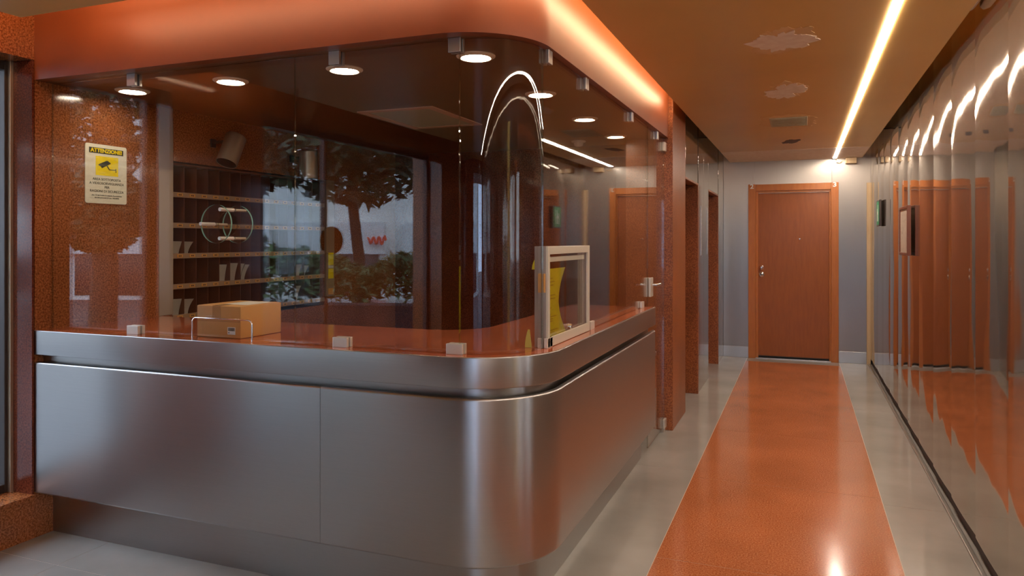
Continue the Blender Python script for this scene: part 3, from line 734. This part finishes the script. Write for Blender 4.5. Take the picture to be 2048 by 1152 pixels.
tag(tube('loose_wire', [(0.39, YF - 0.02, ZC - 0.005), (0.40, YF - 0.05, ZC - 0.05), (0.43, YF - 0.05, ZC - 0.06), (0.46, YF - 0.03, ZC - 0.045)], 0.006, 'pale_wood', None, 8), 'short loose wire end at the far end of the light line', 'wire')

# ------------------------------------------------------------------ mail rack in the left wall
mr = thing('mail_rack', 'dark open mail rack of small pigeonholes with tan labelled shelf edges', 'rack', (-3.7, 4.2, 1.0))
SH = [1.98, 1.79, 1.60, 1.41, 1.22, 1.03]
q = []
for i, z in enumerate(SH):
    q.append(box('shelf', (NX, 3.452, z - 0.012), (XL - 0.006, 4.998, z), 'rack_wood'))
    if i:
        q.append(box('shelf_edge', (XL - 0.006, 3.452, z - 0.022), (XL + 0.004, 4.998, z + 0.010), 'rack_strip', None, 0.001))
lab = None; ink = None
for i, z in enumerate(SH[1:]):
    for k_ in range(15):
        yc = 3.505 + 0.1 * k_
        if lab is None:
            lab = box('slot_label', (-0.001, -0.022, -0.009), (0.0015, 0.022, 0.009), 'orange_label'); o = lab
            ink = boxes('printed_mark', [((0.0015, -0.012, -0.004), (0.002, -0.004, 0.004)), ((0.0015, -0.002, -0.004), (0.002, 0.004, 0.004)), ((0.0015, 0.006, -0.004), (0.002, 0.012, 0.004))], 'ink'); n_ = ink
        else:
            o = lab.copy(); COL.objects.link(o); n_ = ink.copy(); COL.objects.link(n_)
        o.location = (XL + 0.005, yc, z - 0.006); n_.parent = o; q.append(o)
dv = None
for i in range(5):
    for k_ in range(16):
        yc = min(max(3.455 + 0.1 * k_, 3.455), 4.995)
        zc = SH[i + 1]
        if dv is None: dv = box('divider', (NX, -0.0015, 0), (XL - 0.012, 0.0015, 0.177), 'rack_wood'); o = dv
        else: o = dv.copy(); COL.objects.link(o)
        o.location = (0, yc, zc); q.append(o)
for o in q:
    l = o.location.copy(); o.parent = mr; o.matrix_parent_inverse = Matrix.Translation(-Vector(mr.location))
# steel jamb strip in front of the rack
struct(box('trim_steel_jamb', (XL, 3.345, HC + 0.001), (XL + 0.006, 3.452, ZS - 0.001), 'steel_bronze', None, 0.001))
struct(box('trim_rack_end', (XL, 5.0, HC + 0.001), (XL + 0.02, 5.11, 1.99), 'rack_strip', None, 0.001))
def envelope(y, z, h, wd, lean, mat='paper'):
    bm = bmesh.new(); K = 5; g = []
    for j in range(K + 1):
        v_ = j / K; xo_ = -0.045 + lean * v_ * v_
        g.append([bm.verts.new((xo_ - 0.01, 0, h * v_)), bm.verts.new((xo_, wd + 0.012 * v_, h * v_ * (1 - 0.02)))])
    for a, b in zip(g, g[1:]): bm.faces.new((a[0], a[1], b[1], b[0]))
    bmesh.ops.solidify(bm, geom=bm.faces[:], thickness=0.0015)
    o = link('envelope', bm, mat, None, True); o.location = (XL - 0.004, y, z + 0.001); return o
EV = [(3.460, 1.41, .085, .085, .02, 'white envelope in the third rack row, first pigeonhole'), (3.560, 1.41, .083, .060, .035, 'shorter white envelope in the third rack row, second pigeonhole'),
      (3.862, 1.22, .118, .080, .01, 'wide letter at the left of the cluster in the fourth rack row'), (3.962, 1.22, .125, .075, .02, 'tallest white letter in the fourth rack row cluster'),
      (4.062, 1.22, .120, .030, .03, 'narrow letter at the right of the fourth rack row cluster'), (4.110, 1.22, .112, .022, .038, 'slimmest letter at the right end of the fourth rack row cluster'),
      (3.460, 1.03, .105, .085, .02, 'white sheet low in the rack beside the steel jamb'), (3.560, 1.03, .100, .060, .04, 'curling white sheet low in the rack, second pigeonhole'),
      (4.66, 1.22, .095, .080, .02, 'pale letter at the far end of the fourth rack row'), (4.76, 1.22, .085, .050, .035, 'last pale letter of the fourth rack row, nearest the end board'), (4.66, 1.03, .12, .055, .03, 'bent white card at the far end of the lowest visible rack row')]
for y, z, h, dp, le, lb_ in EV:
    tag(envelope(y, z, h, dp, le), lb_, 'envelope', 'letters in the mail rack')
# stickers on the rack end board
for z0_, z1_, m_, lb_ in ((1.30, 1.40, 'sign_yellow', 'upper yellow sticker on the end board of the mail rack'), (1.19, 1.27, 'sign_yellow', 'middle yellow sticker on the end board of the mail rack'),
                        (1.00 + .06, 1.11, 'orange_label', 'lowest orange sticker on the end board of the mail rack'), (1.275, 1.295, 'paper', 'tiny white sticker between the two yellow ones')):
    o = box('sticker', (XL + 0.02, 5.025, z0_), (XL + 0.0215, 5.095, z1_), m_); tag(o, lb_, 'sticker')

# spot lamps over the rack
def spot(y, z, tilt, label):
    t = thing('spotlight', label, 'spotlight', (XL + 0.16, y, z), 'cylindrical spotlights over the mail rack')
    ax = Vector((0, sin(tilt), cos(tilt)))
    lathe('lamp_body', [(0.0, 0.10), (0.060, 0.10), (0.066, 0.094), (0.066, -0.105), (0.063, -0.105), (0.063, 0.02), (0.0, 0.02)], (0, 0, 0), ax, 'steel_bronze', t, 40)
    lathe('inner_tube', [(0.0625, -0.103), (0.0625, 0.0), (0.0, 0.0)], (0, 0, 0), ax, 'black', t, 32)
    boxes('bracket', [((-0.16, -0.02, 0.02), (-0.145, 0.02, 0.075)), ((-0.15, -0.012, 0.045), (-0.06, 0.012, 0.062))], 'dark_metal', t, 0.002)
spot(3.78, 2.09, radians(26), 'brushed metal cylinder spotlight tilted over the left of the mail rack')
spot(4.58, 2.07, radians(-2), 'upright brushed metal cylinder spotlight over the right of the mail rack')

# ------------------------------------------------------------------ warning sign on the granite wall
sg = thing('warning_sign', 'cream ATTENZIONE surveillance sign with a yellow camera square on the red granite wall', 'sign', (XL, 2.986, 1.867))
SW, SHh = 0.262, 0.325
def rounded(w_, h_, r, n=5):
    pts = []
    for cx, cy, a0 in ((w_ / 2 - r, -h_ / 2 + r, -90), (w_ / 2 - r, h_ / 2 - r, 0), (-w_ / 2 + r, h_ / 2 - r, 90), (-w_ / 2 + r, -h_ / 2 + r, 180)):
        for i in range(n + 1):
            a = radians(a0 + 90 * i / n); pts.append((cx + r * cos(a), cy + r * sin(a)))
    return pts
def wall_poly(name, pts, x0, x1, mat, parent):
    bm = bmesh.new(); a = [bm.verts.new((x0, y, z)) for y, z in pts]; b = [bm.verts.new((x1, y, z)) for y, z in pts]
    for i in range(len(pts)): bm.faces.new((a[i], a[(i + 1) % len(pts)], b[(i + 1) % len(pts)], b[i]))
    bm.faces.new(a[::-1]); bm.faces.new(b); return link(name, bm, mat, parent)
wall_poly('plate', rounded(SW, SHh, 0.012), 0.0005, 0.004, 'sign_cream', sg)
wall_poly('title_bar', [(-0.108, 0.112), (0.108, 0.112), (0.108, 0.143), (-0.108, 0.143)], 0.004, 0.0045, 'sign_ink', sg)
ROT = (radians(90), 0, radians(90))
text_mesh('title_text', 'ATTENZIONE!', 0.0285, 'sign_yellow', sg, (0.0052, 0, 0.1272), ROT, 0.0004, 0.0012, 1.08)
wall_poly('yellow_square', [(-0.068, -0.008), (0.075, -0.008), (0.075, 0.098), (-0.068, 0.098)], 0.004, 0.0046, 'sign_yellow', sg)
cam_ic = [(-0.052, 0.048), (-0.048, 0.054), (-0.002, 0.075), (0.010, 0.076), (0.012, 0.072), (0.024, 0.066), (0.026, 0.061), (-0.006, 0.044), (-0.030, 0.032), (-0.034, 0.040)]
wall_poly('camera_symbol', cam_ic, 0.0046, 0.0052, 'sign_ink', sg)
wall_poly('camera_symbol', [(0.000, 0.046), (0.006, 0.049), (0.020, 0.029), (0.058, 0.030), (0.058, 0.026), (0.016, 0.025)], 0.0046, 0.0052, 'sign_ink', sg)
wall_poly('camera_symbol', [(0.057, 0.036), (0.061, 0.036), (0.062, 0.014), (0.058, 0.014)], 0.0046, 0.0052, 'sign_ink', sg)
for s_, zz, sz, xs in (('AREA SOTTOPOSTA', -0.030, 0.0185, 1.06), ('A VIDEOSORVEGLIANZA', -0.052, 0.0185, 1.06), ('PER', -0.073, 0.0185, 1.06), ('RAGIONI DI SICUREZZA', -0.095, 0.0185, 1.06),
                  ('Art. 13 del Codice in materia di protezione', -0.118, 0.0098, 1.1), ('dei dati personali (D.Lgs. 196/2003)', -0.131, 0.0098, 1.1)):
    text_mesh('text_line', s_, sz, 'sign_ink', sg, (0.0045, 0.003, zz), ROT, 0.0003, 0.0002, xs)

# ------------------------------------------------------------------ lift indicator strips on the lobby steel
def indicator(y, label, w_=0.045):
    t = thing('indicator_panel', label, 'indicator', (-0.945, y, 1.6), 'slim indicator strips between the openings')
    box('plate', (0.0005, -w_ / 2, -0.25), (0.006, w_ / 2, 0.25), 'steel_plain', t, 0.001)
    for i in range(10): box('light_mark', (0.006, -0.012, -0.20 + 0.044 * i), (0.0075, 0.012, -0.186 + 0.044 * i), 'white', t)
indicator(7.62, 'slim steel indicator strip with white marks beside the nearer granite opening')
indicator(8.14, 'slim steel indicator strip with white marks beside the farther granite opening')

# ------------------------------------------------------------------ right wall: framed notice, green sign, white lamp
t = thing('framed_notice', 'dark wooden frame with a printed notice on the mirror-like steel wall', 'frame', (0.76, 6.46, 1.57))
fy0, fy1, fz0, fz1 = 6.22, 6.70, 1.385, 1.765
xa, xb = 0.735, 0.764
adopt(t, [boxes('frame', [((xa, fy0, fz0), (xb, fy0 + .022, fz1)), ((xa, fy1 - .022, fz0), (xb, fy1, fz1)), ((xa, fy0 + .022, fz0), (xb, fy1 - .022, fz0 + .022)), ((xa, fy0 + .022, fz1 - .022), (xb, fy1 - .022, fz1))], 'frame_wood', None, 0.003),
          box('notice', (xa + .008, fy0 + .02, fz0 + .02), (xa + .012, fy1 - .02, fz1 - .02), 'notice')])
t = thing('exit_sign', 'small green escape sign in a dark case on the steel wall near the far door', 'sign', (0.76, 8.55, 1.785))
adopt(t, [box('case', (0.742, 8.41, 1.65), (0.764, 8.69, 1.92), 'dark_metal', None, 0.003), box('green_face', (0.740, 8.425, 1.665), (0.743, 8.675, 1.905), 'green'),
          boxes('white_symbol', [((0.7385, 8.50, 1.70), (0.7405, 8.53, 1.87)), ((0.7385, 8.53, 1.77), (0.7405, 8.57, 1.80)), ((0.7385, 8.57, 1.70), (0.7405, 8.60, 1.83))], 'white')])
t = thing('emergency_lamp', 'white ribbed lamp housing high on the steel wall at the ceiling gap', 'lamp', (0.74, 3.8, 2.66))
bm = bmesh.new(); prof = [(0.765, 2.60), (0.765, 2.78), (0.70, 2.78), (0.695, 2.64), (0.712, 2.595), (0.745, 2.585)]
a = [bm.verts.new((x, 3.42, z)) for x, z in prof]; b = [bm.verts.new((x, 4.04, z)) for x, z in prof]
for i in range(6): bm.faces.new((a[i], a[(i + 1) % 6], b[(i + 1) % 6], b[i]))
bm.faces.new(a[::-1]); bm.faces.new(b)
q = [link('housing', bm, 'white', None, False, 0.006)]
for i in range(14): q.append(box('rib', (0.690, 3.46 + i * 0.04, 2.64), (0.697, 3.475 + i * 0.04, 2.77), 'white'))
adopt(t, q)

struct(boxes('trim_sky_blocker', [((-2.6, -8.5, 2.6), (2.6, YB - 0.2, 2.8)), ((-2.6, -8.5, -0.13), (-2.3, -8.2, 2.6)), ((2.3, -8.5, -0.13), (2.6, -8.2, 2.6))], 'stucco_pink'))  # unseen porch added to cut the sky light reaching the entrance doors
# ------------------------------------------------------------------ street outside (seen in the glass and steel)
struct(box('ground_street', (-40, -32, -1.2), (16, 14, -0.13), 'pave'))
V = (0.0, 5.34)
def ray(th, d):
    L = d / cos(radians(th - YAW)); return Vector((V[0] - L * sin(radians(th)), V[1] - L * cos(radians(th))))
def obox(name, p0, p1, w_, z0, z1, mat, parent=None, bevel=0):
    """box along a plan segment p0->p1, thickness w_ to its left"""
    d = (p1 - p0).normalized(); n_ = Vector((-d.y, d.x)) * w_
    return prism(name, [tuple(p0), tuple(p1), tuple(p1 + n_), tuple(p0 + n_)], z0, z1, mat, parent, bevel)
def leaves(name, pts_fn, count, size, mat, parent, seed=1):
    rnd = random.Random(seed); vs = []; fs = []
    for i in range(count):
        c = Vector(pts_fn(rnd)); u = Vector((rnd.gauss(0, 1), rnd.gauss(0, 1), rnd.gauss(0, .6))).normalized()
        v_ = u.cross(Vector((rnd.gauss(0, 1), rnd.gauss(0, 1), rnd.gauss(0, 1)))).normalized(); s = size * rnd.uniform(.6, 1.3)
        k_ = len(vs); vs += [c - u * s, c + v_ * s * .32, c + u * s, c - v_ * s * .32]; fs.append((k_, k_ + 1, k_ + 2, k_ + 3))
    me = D.meshes.new(name); me.from_pydata([tuple(v) for v in vs], [], fs); me.materials.append(M[mat])
    o = D.objects.new(name, me); COL.objects.link(o)
    if parent: o.parent = parent
    o['kind'] = 'stuff'
    return o
# planter with hedge
a, b = ray(44, 9.8), ray(27.2, 9.4)
pl = thing('hedge', 'green hedge in a low dark planter, mirrored in the front glass', 'hedge', (a.x, a.y, 0))
q = [obox('planter', a, b, -0.9, -0.13, 0.66, 'shop_dark')]
q.append(obox('coping', a + Vector((0, .03)), b + Vector((0, .03)), -0.1, 0.66, 0.69, 'pave'))
dd = (b - a); nn = Vector((dd.y, -dd.x)).normalized()
def hp(r):
    u_ = r.random(); p = a + dd * u_ + nn * r.uniform(0.05, 0.85); top = 1.22 + 0.12 * sin(u_ * 17) + (0.25 if u_ < .35 else 0)
    return (p.x, p.y, 0.66 + (top - .66) * math.sqrt(r.random()))
q.append(leaves('foliage', hp, 5200, 0.07, 'leaf_hedge', None, 5))
adopt(pl, q)
# building across the street
a2, b2 = ray(64, 20.5), ray(-6, 19.5)
bd = thing('building', 'pale stucco building across the street with white awnings, mirrored in the front glass', 'building', (a2.x, a2.y, 0))
q = [obox('wall', a2, b2, -2.0, -0.13, 5.2, 'stucco'), obox('upper_wall', a2, b2, -1.9, 5.2, 13.0, 'stucco_pink')]
dd2 = (b2 - a2); L2 = dd2.length; u2 = dd2.normalized(); n2 = Vector((-u2.y, u2.x))
i = 0; s = 0.6
while s < L2 - 3:
    p = a2 + u2 * s
    q.append(obox('shop_window', p, p + u2 * 2.2, 0.03, 0.0, 1.12, 'shop_dark'))
    q.append(obox('awning', p - u2 * 0.2, p + u2 * 2.4, 0.25, 1.14, 2.0, 'shade_white'))
    for zz in (3.4, 6.6, 9.6): q.append(obox('window', p + u2 * 0.5, p + u2 * 1.6, 0.03, zz, zz + 1.6, 'shop_dark'))
    s += 3.1
adopt(bd, q)
# red script on one awning
c = ray(31.7, 19.9) + n2 * 0.28
cu = []
for t_ in [i / 40 for i in range(41)]:
    cu.append((t_, 0.12 * sin(t_ * 21) * (1 - .4 * t_)))
tag(tube('shop_lettering', [(c.x - u2.x * (x - .5) * .5, c.y - u2.y * (x - .5) * .5, 1.5 + z) for x, z in cu], 0.03, 'red_print', None, 6), 'red script lettering on a white awning, mirrored in the front glass', 'lettering')
# trees
def tree(th, d, crown_z, R, seed, label, n=4200, trunk=0.11, rz=0.75):
    p = ray(th, d); t = thing('tree', label, 'tree', (p.x, p.y, -0.13))
    tb = tube('trunk', [(p.x, p.y, -0.13), (p.x + .08, p.y, 1.2), (p.x - .04, p.y + .05, 2.3), (p.x + .1, p.y, crown_z + .3)], [trunk, trunk * .85, trunk * .7, trunk * .4], 'bark', None, 10)
    q_ = [tb]
    rnd = random.Random(seed)
    for k_ in range(7):
        an = rnd.uniform(0, 2 * pi); h0 = rnd.uniform(1.8, crown_z); e = Vector((p.x + cos(an) * R * .8, p.y + sin(an) * R * .8, h0 + rnd.uniform(.1, .9)))
        mdl = Vector((p.x, p.y, h0)) * .5 + e * .5 + Vector((0, 0, .2))
        q_.append(tube('branch', [(p.x, p.y, h0), tuple(mdl), tuple(e)], [trunk * .4, trunk * .25, .012], 'bark', None, 6))
    def cp(r):
        while True:
            v_ = Vector((r.uniform(-1, 1), r.uniform(-1, 1), r.uniform(-1, 1)))
            if .3 < v_.length < 1 and sin(v_.x * 9 + seed) * sin(v_.y * 8) * sin(v_.z * 7) > -.25: break
        return (p.x + v_.x * R, p.y + v_.y * R, crown_z + v_.z * R * rz)
    q_.append(leaves('foliage', cp, n, 0.12, 'leaf', None, seed)); adopt(t, q_)
tree(33.5, 11.5, 3.3, 1.7, 3, 'dark broad-leaved tree hanging over the hedge, mirrored in the front glass', 6000)
tree(42.5, 12.6, 3.0, 1.1, 8, 'dark evergreen tree left of the hedge, mirrored in the front glass')
tree(50.6, 10.5, 1.95, 0.62, 12, 'small round-crowned tree standing in for a dark silhouette mirrored over the granite beside the sign', 3800, 0.2, 1.0)  # tree shape stands in for an unidentified dark silhouette in the reflection
tree(53.5, 12.6, 4.1, 2.0, 23, 'taller dark tree added to block the sky outside the left street window, mirrored faintly', 7000, 0.14, 0.9)  # invented tree, its crown keeps bright sky out of the glass reflection
